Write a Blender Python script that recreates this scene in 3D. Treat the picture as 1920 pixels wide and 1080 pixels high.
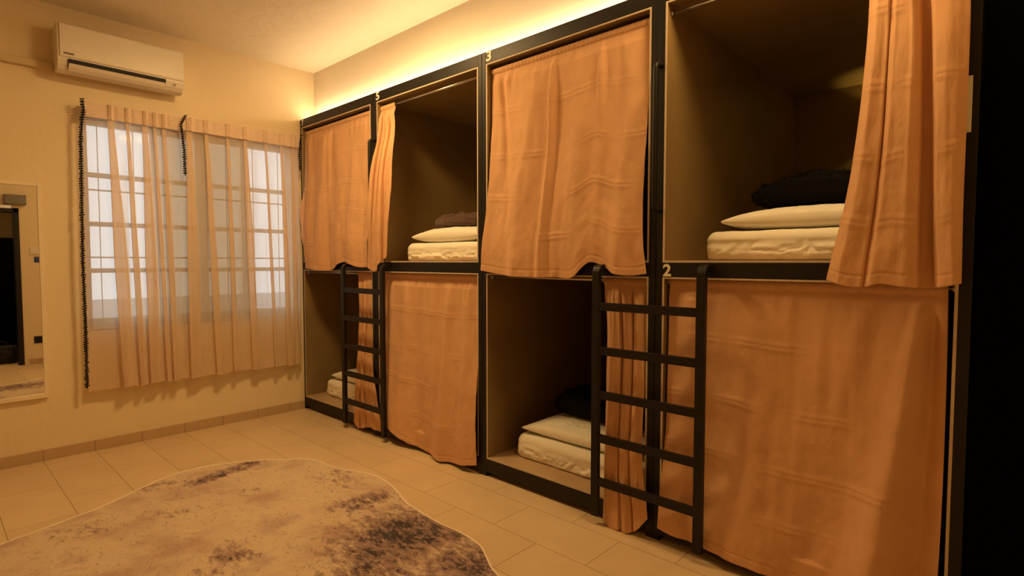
import bpy, bmesh, math, random
import numpy as np
from mathutils import Vector, Matrix

random.seed(7)
for o in list(bpy.data.objects):
    bpy.data.objects.remove(o)
sc = bpy.context.scene
COL = sc.collection

# ------------------------------------------------------------------ camera
CAM = Vector((-2.5232, -5.0795, 1.4107))
rt = Vector((0.680447, -0.732797, 0.000549)); up = Vector((0.033761, 0.032097, 0.998914)); fw = Vector((0.732019, 0.679690, -0.046581))
cam_data = bpy.data.cameras.new('camera')
cam = bpy.data.objects.new('camera', cam_data)
COL.objects.link(cam)
M = Matrix((rt, up, -fw)).transposed().to_4x4()
M.translation = CAM
cam.matrix_world = M
cam_data.sensor_width = 36
cam_data.lens = 1039.73 / 1920 * 36
cam_data.clip_start = 0.02
sc.camera = cam

# ------------------------------------------------------------------ light and exposure
sc.view_settings.view_transform = 'Standard'
sc.view_settings.look = 'None'
sc.view_settings.exposure = 0.08
sc.view_settings.gamma = 1.0
sc.view_settings.use_curve_mapping = False

world = bpy.data.worlds.new('world')
sc.world = world
world.use_nodes = True
bg = world.node_tree.nodes['Background']
bg.inputs[0].default_value = (0.84, 0.93, 1.0, 1)
bg.inputs[1].default_value = 1.55

WARM = (1.0, 0.62, 0.245)
def area(name, loc, rot, size, size_y, energy, color=WARM, shape='RECTANGLE'):
    l = bpy.data.lights.new(name, 'AREA')
    l.shape = shape; l.size = size; l.size_y = size_y
    l.energy = energy; l.color = color
    o = bpy.data.objects.new(name, l)
    o.location = loc; o.rotation_euler = rot
    COL.objects.link(o)
    return o
LED_STRENGTH = 99.0     # cove strip on top of the bunks
LAMP_ENERGY = (39.0, 16.0)  # the two round ceiling lamps above the rug
READING_ENERGY = 0.35     # small reading lamp in the nearest upper bunk
CORRIDOR_ENERGY = 16.0

# ------------------------------------------------------------------ materials
def new_mat(name):
    m = bpy.data.materials.new(name)
    m.use_nodes = True
    nt = m.node_tree
    b = nt.nodes['Principled BSDF']
    return m, nt, b
def N(nt, t, **kw):
    n = nt.nodes.new(t)
    for k, v in kw.items():
        setattr(n, k, v)
    return n
def coords(nt, scale=(1, 1, 1), rot=(0, 0, 0)):
    tc = N(nt, 'ShaderNodeTexCoord'); mp = N(nt, 'ShaderNodeMapping')
    nt.links.new(tc.outputs['Object'], mp.inputs[0])
    mp.inputs['Scale'].default_value = scale; mp.inputs['Rotation'].default_value = rot
    return mp.outputs[0]
def noise(nt, vec, scale, detail=4, rough=.5, dist=0):
    n = N(nt, 'ShaderNodeTexNoise')
    nt.links.new(vec, n.inputs['Vector'])
    n.inputs['Scale'].default_value = scale; n.inputs['Detail'].default_value = detail
    n.inputs['Roughness'].default_value = rough; n.inputs['Distortion'].default_value = dist
    return n.outputs['Fac']
def ramp(nt, fac, stops):
    r = N(nt, 'ShaderNodeValToRGB')
    nt.links.new(fac, r.inputs[0])
    el = r.color_ramp.elements
    while len(el) < len(stops): el.new(0.5)
    for e, (p, c) in zip(el, stops):
        e.position = p; e.color = (c[0], c[1], c[2], 1)
    return r.outputs[0]
def bump(nt, b, h, strength, dist=.01):
    bp = N(nt, 'ShaderNodeBump')
    bp.inputs['Strength'].default_value = strength; bp.inputs['Distance'].default_value = dist
    nt.links.new(h, bp.inputs['Height']); nt.links.new(bp.outputs[0], b.inputs['Normal'])
def plain(name, c, rough=.5, metal=0, var=.06, scale=6, bmp=0, bscale=200, spec=.5):
    m, nt, b = new_mat(name)
    v = coords(nt)
    f = noise(nt, v, scale)
    col = ramp(nt, f, [(.3, [x * (1 - var) for x in c]), (.7, [min(1, x * (1 + var)) for x in c])])
    nt.links.new(col, b.inputs['Base Color'])
    b.inputs['Roughness'].default_value = rough; b.inputs['Metallic'].default_value = metal
    b.inputs['Specular IOR Level'].default_value = spec
    if bmp: bump(nt, b, noise(nt, v, bscale, 3), bmp, .002)
    return m
def emit(name, c, s):
    m, nt, b = new_mat(name)
    b.inputs['Base Color'].default_value = (*c, 1)
    b.inputs['Emission Color'].default_value = (*c, 1); b.inputs['Emission Strength'].default_value = s
    return m

def plaster(name, c, bs):
    m, nt, b = new_mat(name)
    v = coords(nt)
    col = ramp(nt, noise(nt, v, 1.3, 5), [(.3, [x * .95 for x in c]), (.7, c)])
    nt.links.new(col, b.inputs['Base Color'])
    b.inputs['Roughness'].default_value = .75; b.inputs['Specular IOR Level'].default_value = .25
    n1 = noise(nt, v, 3.0, 6, .55, .6); n2 = noise(nt, v, 60, 3)
    a = N(nt, 'ShaderNodeMath', operation='MULTIPLY_ADD')
    nt.links.new(n2, a.inputs[0]); a.inputs[1].default_value = .05; nt.links.new(n1, a.inputs[2])
    bump(nt, b, a.outputs[0], bs, .03)
    return m
MAT = {}
MAT['wall'] = plaster('cream_wall_paint', (.84, .70, .46), .35)
MAT['wall_smooth'] = plaster('smooth_cream_wall_paint', (.84, .75, .58), .05)
MAT['ceiling'] = plaster('ceiling_paint', (.82, .74, .57), .5)
MAT['black_metal'] = plain('black_powder_coated_steel', (.010, .008, .006), .48, .0, .1, 3, .05, 400, .32)
MAT['matt_black'] = plain('matt_black_panel', (.0015, .0013, .0012), .9, 0, .1, 3, 0, 1, .02)
MAT['ply'] = plain('brown_laminate_board', (.27, .18, .075), .42, 0, .14, 2.5, .08, 90, .4)
MAT['ply_edge'] = plain('pale_board_edge', (.62, .50, .36), .6, 0, .08, 30)
MAT['ply_floor'] = plain('tan_bed_board', (.50, .34, .20), .5, 0, .08, 5)
MAT['rod'] = plain('steel_rod', (.55, .5, .45), .3, .9, .03)
MAT['white_plastic'] = plain('white_plastic', (.78, .72, .60), .4, 0, .02)
MAT['dark_slot'] = plain('dark_slot', (.008, .007, .006), .7, 0, .02)
MAT['grey_plate'] = plain('grey_plate', (.20, .17, .12), .5, 0, .02)
MAT['grey_box'] = plain('grey_box', (.22, .21, .17), .6, 0, .03)
MAT['blue_notice'] = plain('blue_notice', (.04, .06, .22), .5, 0, .5, 60)
MAT['metal'] = plain('bright_metal', (.7, .7, .68), .3, .9, .03)
MAT['digit'] = plain('white_digit', (.85, .80, .68), .5, 0, .02)
MAT['frame_cream'] = plain('cream_frame', (.85, .74, .54), .5, 0, .04)
MAT['window_metal'] = plain('grey_window_frame', (.34, .35, .38), .5, 0, .05)
MAT['outer_wall'] = plain('outer_sill', (.6, .6, .62), .8, 0, .04)
MAT['pompom'] = plain('black_pompom', (.012, .009, .012), .9, 0, .1, 80)
MAT['tape'] = plain('curtain_header_tape', (.76, .59, .455), .85, 0, .06, 40)
MAT['trunking'] = plain('painted_trunking', (.70, .56, .34), .6, 0, .03)
MAT['brown_wall'] = plain('brown_corridor_wall', (.10, .055, .02), .8, 0, .05)
MAT['bag'] = plain('dark_bag_fabric', (.02, .016, .015), .8, 0, .4, 14, .3, 40)

def fabric(name, c, var=.06, weave=900, wb=.10, sheen=.05, wr=.10):
    m, nt, b = new_mat(name)
    v = coords(nt)
    f = noise(nt, v, 5, 6, .6)
    col = ramp(nt, f, [(.3, [x * (1 - var) for x in c]), (.7, [min(1, x * (1 + var)) for x in c])])
    nt.links.new(col, b.inputs['Base Color'])
    b.inputs['Roughness'].default_value = .85; b.inputs['Specular IOR Level'].default_value = .15
    b.inputs['Sheen Weight'].default_value = sheen
    v2 = coords(nt, (1, 1, .35))
    h = N(nt, 'ShaderNodeMath', operation='MULTIPLY_ADD')
    nt.links.new(noise(nt, v, weave, 2), h.inputs[0]); h.inputs[1].default_value = wb
    nt.links.new(noise(nt, v2, 14, 5, .55, .8), h.inputs[2])
    bump(nt, b, h.outputs[0], wr, .012)
    return m
MAT['curtain'] = fabric('tan_cotton_curtain', (.70, .41, .225), .05)
MAT['sheet'] = fabric('white_cotton_sheet', (.90, .86, .74), .02, 900, .04, .05, .3)
MAT['blanket_brown'] = fabric('brown_fleece', (.105, .055, .042), .2, 300, .5, .3, .5)
MAT['blanket_black'] = fabric('black_fleece', (.005, .004, .004), .2, 300, .5, .0, .5)

# sheer voile: thin cloth, more opaque where it turns away
def sheer_mat():
    m = bpy.data.materials.new('cream_voile'); m.use_nodes = True
    nt = m.node_tree; nt.nodes.clear()
    out = N(nt, 'ShaderNodeOutputMaterial')
    tr = N(nt, 'ShaderNodeBsdfTransparent'); tl = N(nt, 'ShaderNodeBsdfTranslucent'); df = N(nt, 'ShaderNodeBsdfDiffuse')
    c = (.93, .78, .60, 1)
    tr.inputs[0].default_value = (1, .97, .93, 1); tl.inputs[0].default_value = c; df.inputs[0].default_value = c
    a = N(nt, 'ShaderNodeMixShader'); a.inputs[0].default_value = .45
    nt.links.new(df.outputs[0], a.inputs[1]); nt.links.new(tl.outputs[0], a.inputs[2])
    lw = N(nt, 'ShaderNodeLayerWeight'); lw.inputs[0].default_value = .5
    ma = N(nt, 'ShaderNodeMath', operation='MULTIPLY_ADD'); ma.use_clamp = True
    nt.links.new(lw.outputs['Facing'], ma.inputs[0]); ma.inputs[1].default_value = .6; ma.inputs[2].default_value = .62
    mx = N(nt, 'ShaderNodeMixShader')
    nt.links.new(ma.outputs[0], mx.inputs[0]); nt.links.new(tr.outputs[0], mx.inputs[1]); nt.links.new(a.outputs[0], mx.inputs[2])
    nt.links.new(mx.outputs[0], out.inputs[0])
    return m
MAT['sheer'] = sheer_mat()

def glass_mat(name, tint, rough=0):
    m = bpy.data.materials.new(name); m.use_nodes = True
    nt = m.node_tree; nt.nodes.clear()
    out = N(nt, 'ShaderNodeOutputMaterial')
    tr = N(nt, 'ShaderNodeBsdfTransparent'); tr.inputs[0].default_value = (*tint, 1)
    gl = N(nt, 'ShaderNodeBsdfGlossy'); gl.inputs['Roughness'].default_value = .05
    mx = N(nt, 'ShaderNodeMixShader'); mx.inputs[0].default_value = .06
    nt.links.new(tr.outputs[0], mx.inputs[1]); nt.links.new(gl.outputs[0], mx.inputs[2]); nt.links.new(mx.outputs[0], out.inputs[0])
    return m
MAT['glass'] = glass_mat('clear_glass', (.97, .98, .98))
MAT['glass_tint'] = glass_mat('bronze_tinted_glass', (.58, .55, .48))
def mirror_mat():
    m, nt, b = new_mat('mirror_silver')
    b.inputs['Base Color'].default_value = (.86, .86, .84, 1)
    b.inputs['Metallic'].default_value = 1; b.inputs['Roughness'].default_value = .012
    return m
MAT['mirror'] = mirror_mat()

def tile_mat():
    m, nt, b = new_mat('beige_ceramic_tile')
    tc = N(nt, 'ShaderNodeTexCoord'); mp = N(nt, 'ShaderNodeMapping')
    nt.links.new(tc.outputs['Object'], mp.inputs[0])
    mp.inputs['Rotation'].default_value = (0, 0, math.radians(90))
    mp.inputs['Location'].default_value = (.015 + 6.0, .147 + .3 * 20, 0)
    mp.vector_type = 'POINT'
    br = N(nt, 'ShaderNodeTexBrick')
    sx = N(nt, 'ShaderNodeSeparateXYZ'); cx = N(nt, 'ShaderNodeCombineXYZ')
    nt.links.new(tc.outputs['Object'], sx.inputs[0])
    def madd(src, k, a):
        n = N(nt, 'ShaderNodeMath', operation='MULTIPLY_ADD'); nt.links.new(src, n.inputs[0]); n.inputs[1].default_value = k; n.inputs[2].default_value = a
        return n.outputs[0]
    nt.links.new(madd(sx.outputs[1], -1, -.015 + 12.0), cx.inputs[0])
    nt.links.new(madd(sx.outputs[0], 1, .147 + 6.0), cx.inputs[1])
    nt.nodes.remove(mp)
    nt.links.new(cx.outputs[0], br.inputs['Vector'])
    br.offset = .5; br.offset_frequency = 2; br.squash = 1
    br.inputs['Scale'].default_value = 1
    br.inputs['Brick Width'].default_value = .6; br.inputs['Row Height'].default_value = .3
    br.inputs['Mortar Size'].default_value = .0018; br.inputs['Mortar Smooth'].default_value = .25
    c = (.72, .545, .335)
    br.inputs['Color1'].default_value = (*c, 1); br.inputs['Color2'].default_value = (c[0] * .95, c[1] * .94, c[2] * .92, 1)
    br.inputs['Mortar'].default_value = (.30, .19, .09, 1)
    mx = N(nt, 'ShaderNodeMix', data_type='RGBA', blend_type='MULTIPLY')
    mx.inputs[0].default_value = 1
    nt.links.new(br.outputs['Color'], mx.inputs[6])
    nt.links.new(ramp(nt, noise(nt, tc.outputs['Object'], 3.5, 7, .6, .4), [(.3, (.90, .89, .87)), (.7, (1, 1, 1))]), mx.inputs[7])
    nt.links.new(mx.outputs[2], b.inputs['Base Color'])
    b.inputs['Roughness'].default_value = .42; b.inputs['Specular IOR Level'].default_value = .35
    bp = N(nt, 'ShaderNodeBump'); bp.inputs['Strength'].default_value = .4; bp.inputs['Distance'].default_value = .002; bp.invert = True
    nt.links.new(br.outputs['Fac'], bp.inputs['Height']); nt.links.new(bp.outputs[0], b.inputs['Normal'])
    return m
MAT['tile'] = tile_mat()

def skirting_mat():
    m, nt, b = new_mat('ceramic_skirting')
    tc = N(nt, 'ShaderNodeTexCoord')
    sx = N(nt, 'ShaderNodeSeparateXYZ'); nt.links.new(tc.outputs['Object'], sx.inputs[0])
    a = N(nt, 'ShaderNodeMath', operation='ADD'); nt.links.new(sx.outputs[0], a.inputs[0]); a.inputs[1].default_value = .147 + 12
    d = N(nt, 'ShaderNodeMath', operation='DIVIDE'); nt.links.new(a.outputs[0], d.inputs[0]); d.inputs[1].default_value = .3
    f = N(nt, 'ShaderNodeMath', operation='PINGPONG'); nt.links.new(d.outputs[0], f.inputs[0]); f.inputs[1].default_value = .5
    col = ramp(nt, f.outputs[0], [(.0, (.25, .15, .07)), (.012, (.54, .38, .215))])
    nt.links.new(col, b.inputs['Base Color'])
    b.inputs['Roughness'].default_value = .5
    return m
MAT['skirting'] = skirting_mat()

def rug_mat():
    m, nt, b = new_mat('distressed_rug')
    L = nt.links.new
    def math_(op, a, c, d=None):
        n = N(nt, 'ShaderNodeMath', operation=op)
        for i, q in enumerate((a, c, d)):
            if q is None: continue
            if isinstance(q, (int, float)): n.inputs[i].default_value = q
            else: L(q, n.inputs[i])
        return n.outputs[0]
    tc = N(nt, 'ShaderNodeTexCoord')
    v = tc.outputs['Object']
    vs = coords(nt, (1.9, 1.0, 1), (0, 0, math.radians(-44)))     # dye drawn out across the rug
    # where the dye was laid on: soft patches of the printed design (rug centre at the origin of this frame)
    patches = [(-.86, -2.78, .42, .34, 1.0), (-1.18, -2.95, .30, .25, .8), (-.80, -3.25, .28, .25, .9), (-1.22, -1.24, .22, .08, .95), (-1.02, -1.20, .14, .09, .75), (-.70, -1.85, .16, .22, .45), (-.78, -2.30, .20, .12, .75),
               (-1.55, -1.13, .14, .06, .6), (-2.0, -1.50, .25, .12, .42), (-1.55, -2.35, .16, .14, .62), (-1.60, -1.65, .12, .1, .5), (-2.2, -2.6, .4, .4, .7), (-1.8, -3.4, .5, .25, .8), (-2.5, -1.9, .2, .2, .5), (-1.15, -1.62, .10, .08, .35), (-.66, -2.6, .12, .3, .6)]
    dens = None
    wob = N(nt, 'ShaderNodeTexNoise'); L(v, wob.inputs['Vector']); wob.inputs['Scale'].default_value = 5; wob.inputs['Detail'].default_value = 4
    off = N(nt, 'ShaderNodeVectorMath', operation='MULTIPLY_ADD'); L(wob.outputs['Color'], off.inputs[0]); off.inputs[1].default_value = (.3, .3, 0); off.inputs[2].default_value = (-.15, -.15, 0)
    vw = N(nt, 'ShaderNodeVectorMath', operation='ADD'); L(v, vw.inputs[0]); L(off.outputs[0], vw.inputs[1])
    for (px, py, sx_, sy_, st) in patches:
        mp = N(nt, 'ShaderNodeMapping'); L(vw.outputs[0], mp.inputs[0])
        mp.inputs['Location'].default_value = (-px / sx_, -py / sy_, 0); mp.inputs['Scale'].default_value = (1 / sx_, 1 / sy_, 0)
        ln = N(nt, 'ShaderNodeVectorMath', operation='LENGTH'); L(mp.outputs[0], ln.inputs[0])
        g = math_('MULTIPLY', math_('EXPONENT', math_('MULTIPLY', math_('POWER', ln.outputs['Value'], 2.0), -.9), None), st)
        dens = g if dens is None else math_('MAXIMUM', dens, g)
    fine = noise(nt, vs, 11, 14, .74, .3)
    fine2 = noise(nt, vs, 30, 14, .8, .2)
    speck = noise(nt, v, 70, 6, .7)
    base = ramp(nt, noise(nt, v, 2.6, 6, .6), [(.36, (.50, .345, .265)), (.47, (.62, .48, .34)), (.56, (.66, .52, .36)), (.66, (.52, .38, .30))])
    mauve = ramp(nt, math_('ADD', math_('MULTIPLY', dens, .24), math_('ADD', math_('MULTIPLY', fine, .52), math_('MULTIPLY', fine2, .34))), [(.505, (0, 0, 0)), (.59, (1, 1, 1))])
    dark = ramp(nt, math_('ADD', math_('MULTIPLY', dens, .20), math_('ADD', math_('MULTIPLY', fine, .50), math_('MULTIPLY', fine2, .42))), [(.610, (0, 0, 0)), (.660, (1, 1, 1))])
    holes = ramp(nt, speck, [(.58, (0, 0, 0)), (.66, (.75, .75, .75))])
    flk = ramp(nt, math_('ADD', math_('MULTIPLY', fine2, .75), math_('MULTIPLY', fine, .25)), [(.535, (0, 0, 0)), (.60, (.65, .65, .65))])
    def mix(f, a, bcol):
        x = N(nt, 'ShaderNodeMix', data_type='RGBA'); L(f, x.inputs[0]); L(a, x.inputs[6])
        if isinstance(bcol, tuple): x.inputs[7].default_value = (*bcol, 1)
        else: L(bcol, x.inputs[7])
        return x.outputs[2]
    c = mix(flk, base, (.26, .18, .15))
    c = mix(mauve, c, (.29, .19, .165))
    c = mix(dark, c, (.065, .05, .055))
    c = mix(math_('MULTIPLY', holes, mauve), c, (.55, .42, .33))
    L(c, b.inputs['Base Color'])
    b.inputs['Roughness'].default_value = .95; b.inputs['Specular IOR Level'].default_value = .1; b.inputs['Sheen Weight'].default_value = .05
    bump(nt, b, noise(nt, v, 420, 2), .35, .003)
    return m
MAT['rug'] = rug_mat()
MAT['rug_edge'] = plain('cream_rug_binding', (.85, .74, .55), .9, 0, .05, 60)

# ------------------------------------------------------------------ object helpers
def tag(o, label=None, cat=None, group=None, kind=None):
    if label: o['label'] = label
    if cat: o['category'] = cat
    if group: o['group'] = group
    if kind: o['kind'] = kind
    return o
def empty(name, loc, label, cat, group=None):
    o = bpy.data.objects.new(name, None); COL.objects.link(o)
    o.location = loc; o.empty_display_size = .1
    return tag(o, label, cat, group)
def finish(name, me, mat, parent=None, smooth=False, origin=None):
    """me is in world coordinates; stored relative to its parent or origin."""
    off = Vector((0, 0, 0))
    if parent is not None:
        q = parent
        while q is not None:
            off += q.location; q = q.parent
    loc = Vector((0, 0, 0))
    if origin is not None:
        loc = Vector(origin) - off; off = Vector(origin)
    me.transform(Matrix.Translation(-off))
    o = bpy.data.objects.new(name, me); COL.objects.link(o)
    o.parent = parent; o.location = loc
    if not isinstance(mat, (list, tuple)): mat = [mat]
    for m_ in mat: me.materials.append(MAT[m_] if isinstance(m_, str) else m_)
    if smooth:
        me.polygons.foreach_set('use_smooth', [True] * len(me.polygons))
    me.update()
    return o
class MB:
    def __init__(s): s.bm = bmesh.new()
    def box(s, a, b, bev=0):
        x0, x1 = sorted((a[0], b[0])); y0, y1 = sorted((a[1], b[1])); z0, z1 = sorted((a[2], b[2]))
        r = bmesh.ops.create_cube(s.bm, size=1)
        vs = r['verts']
        bmesh.ops.scale(s.bm, vec=(x1 - x0, y1 - y0, z1 - z0), verts=vs)
        bmesh.ops.translate(s.bm, vec=((x0 + x1) / 2, (y0 + y1) / 2, (z0 + z1) / 2), verts=vs)
        if bev:
            es = {e for v in vs for e in v.link_edges}
            bmesh.ops.bevel(s.bm, geom=list(es), offset=bev, segments=2, affect='EDGES', profile=.6)
        return s
    def tube(s, pts, r, seg=12, cap=True):
        pts = [Vector(p) for p in pts]
        rings = []
        prev = None
        for i, p in enumerate(pts):
            t = (pts[min(i + 1, len(pts) - 1)] - pts[max(i - 1, 0)]).normalized()
            a = prev if prev is not None else (Vector((0, 0, 1)) if abs(t.z) < .9 else Vector((1, 0, 0)))
            u = (a - t * a.dot(t)).normalized(); w = t.cross(u); prev = u
            rr = r[i] if isinstance(r, (list, tuple)) else r
            rings.append([s.bm.verts.new(p + u * math.cos(k * 2 * math.pi / seg) * rr + w * math.sin(k * 2 * math.pi / seg) * rr) for k in range(seg)])
        for A, B in zip(rings, rings[1:]):
            for k in range(seg): s.bm.faces.new((A[k], A[(k + 1) % seg], B[(k + 1) % seg], B[k]))
        if cap:
            s.bm.faces.new(rings[0][::-1]); s.bm.faces.new(rings[-1])
        return s
    def flatbar(s, pts, wy, t):
        """bar bent in the xz plane; wide wy along y, thickness t"""
        pts = [Vector(p) for p in pts]
        rings = []
        for i, p in enumerate(pts):
            tt = (pts[min(i + 1, len(pts) - 1)] - pts[max(i - 1, 0)]).normalized()
            n = tt.cross(Vector((0, 1, 0))).normalized()
            Y = Vector((0, 1, 0)) * wy / 2
            rings.append([s.bm.verts.new(p + n * t / 2 + Y), s.bm.verts.new(p + n * t / 2 - Y), s.bm.verts.new(p - n * t / 2 - Y), s.bm.verts.new(p - n * t / 2 + Y)])
        for A, B in zip(rings, rings[1:]):
            for k in range(4): s.bm.faces.new((A[k], A[(k + 1) % 4], B[(k + 1) % 4], B[k]))
        s.bm.faces.new(rings[0][::-1]); s.bm.faces.new(rings[-1])
        return s
    def ball(s, c, r, sub=1, sq=(1, 1, 1)):
        rr = bmesh.ops.create_icosphere(s.bm, subdivisions=sub, radius=r)
        bmesh.ops.scale(s.bm, vec=sq, verts=rr['verts'])
        bmesh.ops.translate(s.bm, vec=c, verts=rr['verts'])
        return s
    def prism(s, prof, a0, a1, axis=0):
        """extrude closed 2-D profile along an axis; axis 0: profile is (y,z)"""
        def P(q, a):
            return (a, q[0], q[1]) if axis == 0 else ((q[0], a, q[1]) if axis == 1 else (q[0], q[1], a))
        A = [s.bm.verts.new(P(q, a0)) for q in prof]; B = [s.bm.verts.new(P(q, a1)) for q in prof]
        n = len(prof)
        for k in range(n): s.bm.faces.new((A[k], A[(k + 1) % n], B[(k + 1) % n], B[k]))
        s.bm.faces.new(A[::-1]); s.bm.faces.new(B)
        return s
    def build(s, name, mat, parent=None, smooth=False, origin=None):
        bmesh.ops.recalc_face_normals(s.bm, faces=s.bm.faces[:])
        me = bpy.data.meshes.new(name); s.bm.to_mesh(me); s.bm.free()
        return finish(name, me, mat, parent, smooth, origin)
def grid_mesh(name, V, wrap_u=False, wrap_v=False):
    """V: array [nv, nu, 3]"""
    nv, nu, _ = V.shape
    idx = np.arange(nv * nu).reshape(nv, nu)
    I = idx
    if wrap_u: I = np.concatenate([I, I[:, :1]], 1)
    if wrap_v: I = np.concatenate([I, I[:1]], 0)
    q = np.stack([I[:-1, :-1], I[:-1, 1:], I[1:, 1:], I[1:, :-1]], -1).reshape(-1, 4)
    me = bpy.data.meshes.new(name)
    me.vertices.add(nv * nu); me.vertices.foreach_set('co', V.reshape(-1).astype(np.float32))
    me.loops.add(q.size); me.loops.foreach_set('vertex_index', q.reshape(-1).astype(np.int32))
    me.polygons.add(len(q)); me.polygons.foreach_set('loop_start', np.arange(0, q.size, 4, dtype=np.int32))
    me.update(calc_edges=True); me.validate()
    return me
def structure(name, mb, mat, parent=None, smooth=False):
    o = mb.build(name, mat, parent, smooth)
    if parent is None: o['kind'] = 'structure'
    return o
def interp(x, xp, fp):
    """smooth interpolation through control points"""
    x = np.asarray(x, float); xp = np.asarray(xp, float); fp = np.asarray(fp, float)
    i = np.clip(np.searchsorted(xp, x) - 1, 0, len(xp) - 2)
    t = np.clip((x - xp[i]) / (xp[i + 1] - xp[i]), 0, 1)
    m = np.gradient(fp, xp) if len(xp) > 2 else np.full(len(xp), (fp[-1] - fp[0]) / (xp[-1] - xp[0]))
    h = xp[i + 1] - xp[i]
    return (2*t**3-3*t**2+1)*fp[i] + (t**3-2*t**2+t)*h*m[i] + (-2*t**3+3*t**2)*fp[i+1] + (t**3-t**2)*h*m[i+1]

# ------------------------------------------------------------------ room shell
HC = 3.218; XR = .147; XL = -4.3; YB = -5.3; XD = 2.14
structure('floor', MB().box((XL - .1, .12, -.12), (XD, -7.6, 0)), 'tile')
structure('ceiling', MB().box((XL - .1, .12, HC), (XR + .12, YB - .1, HC + .12)), 'ceiling')
WX0, WX1, WZ0, WZ1 = -1.66, -.095, .91, 2.478
m = MB()
m.box((XL - .1, 0, 0), (WX0, .14, HC)); m.box((WX1, 0, 0), (XD, .14, HC))
m.box((WX0, 0, 0), (WX1, .14, WZ0)); m.box((WX0, 0, WZ1), (WX1, .14, HC))
structure('wall_far', m, 'wall')
structure('wall_right', MB().box((XR, 0, 2.80), (XR + .1, YB, HC)), 'wall_smooth')
structure('wall_left', MB().box((XL - .1, 0, 0), (XL, YB, HC)), 'wall')
structure('dark_recess_panel', MB().box((0.0, -4.945, 0), (.1, YB, 2.86)), 'matt_black')  # black sheet painted in for the unlit recess past the bunk end
structure('wall_right_alcove', MB().box((XD, 0, 0), (XD + .1, YB, 2.9)), 'wall')
structure('trim_1', MB().box((XR + .1, 0, 2.80), (XD, YB, 2.86)), 'wall')       # soffit over the bunks
DX0, DX1, DZ = -2.35, -1.507, 2.2
m = MB()
m.box((XL - .1, YB, 0), (DX0, YB - .12, HC)); m.box((DX1, YB, 0), (XD, YB - .12, HC)); m.box((DX0, YB, DZ), (DX1, YB - .12, HC))
structure('wall_back', m, 'wall')
structure('baseboard_far', MB().box((XL, 0, 0), (-.004, -.012, .078), .002), 'skirting')
structure('baseboard_left', MB().box((XL, -.013, 0), (XL + .012, YB, .078), .002), 'skirting')
m = MB(); m.box((XL + .013, YB, 0), (DX0 - .05, YB + .012, .078)); m.box((DX1 + .05, YB, 0), (-.002, YB + .012, .078))
structure('baseboard_back', m, 'skirting')
# corridor behind the doorway, seen in the mirror
YC = -7.45
m = MB(); m.box((-3.2, YC, 0), (-.4, YC - .1, 2.7)); m.box((-3.3, YB - .12, 0), (-3.2, YC, 2.7)); m.box((-.4, YB - .12, 0), (-.3, YC, 2.7))
structure('wall_corridor', m, 'brown_wall')
structure('ceiling_corridor', MB().box((-3.3, YB - .12, 2.7), (-.3, YC - .1, 2.8)), 'wall')
# door frame
dr = structure('door_1', MB().box((DX1 - .06, YB + .015, 0), (DX1, YB - .13, DZ)).box((DX0, YB + .015, 0), (DX0 + .06, YB - .13, DZ)).box((DX0, YB + .015, DZ - .06), (DX1, YB - .13, DZ)), 'black_metal')
MB().box((DX1 - .42, YB + .016, DZ - .01), (DX1 - .08, YB + .055, DZ + .035), .004).box((DX1 - .75, YB + .04, DZ + .0), (DX1 - .2, YB + .05, DZ + .012)).build('door_closer', 'metal', dr)
area('corridor_lamp', (-1.7, -6.3, 2.65), (0, 0, 0), .5, .5, CORRIDOR_ENERGY, (1, .62, .22))

# window
wf = MB()
fr = .035
for a, b in (((WX0, .045, WZ0), (WX0 + fr, .095, WZ1)), ((WX1 - fr, .045, WZ0), (WX1, .095, WZ1)),
             ((WX0, .045, WZ0), (WX1, .095, WZ0 + .075)), ((WX0, .045, WZ1 - .05), (WX1, .095, WZ1)),
             ((-1.215, .045, WZ0), (-1.175, .095, WZ1)), ((-.885, .045, WZ0), (-.81, .095, WZ1)), ((-.515, .045, WZ0), (-.475, .095, WZ1))):
    wf.box(a, b)
for z in (2.06, 1.695, 1.345):
    wf.box((WX0, .05, z - .017), (WX1, .085, z + .017))
wn = structure('window_1', wf, 'window_metal')
g = MB(); g.box((WX0 + .01, .066, WZ0), (-1.2, .070, WZ1)); g.box((-.495, .066, WZ0), (WX1 - .01, .070, WZ1))
g.build('clear_pane', 'glass', wn)
g = MB(); g.box((-1.198, .072, WZ0), (-.497, .076, WZ1)); g.build('tinted_pane', 'glass_tint', wn)
g = MB()
for z in (1.955, 1.445):
    g.box((WX0, .112, z - .006), (WX1, .122, z + .006))
for x in np.arange(WX0 + .11, WX1, .23):
    g.box((x - .003, .115, WZ0), (x + .003, .121, WZ1))
g.build('security_grille', 'window_metal', wn)
MB().box((WX0, .0, WZ0 - .012), (WX1, .045, WZ0 + .004)).build('sill', 'frame_cream', wn)
# pale garden wall outside
structure('wall_outside', MB().box((-9, 3.2, -.3), (7, 3.3, .95)), 'outer_wall')
structure('floor_outside', MB().box((-9, .15, -.4), (7, 3.3, -.3)), 'outer_wall')

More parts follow.
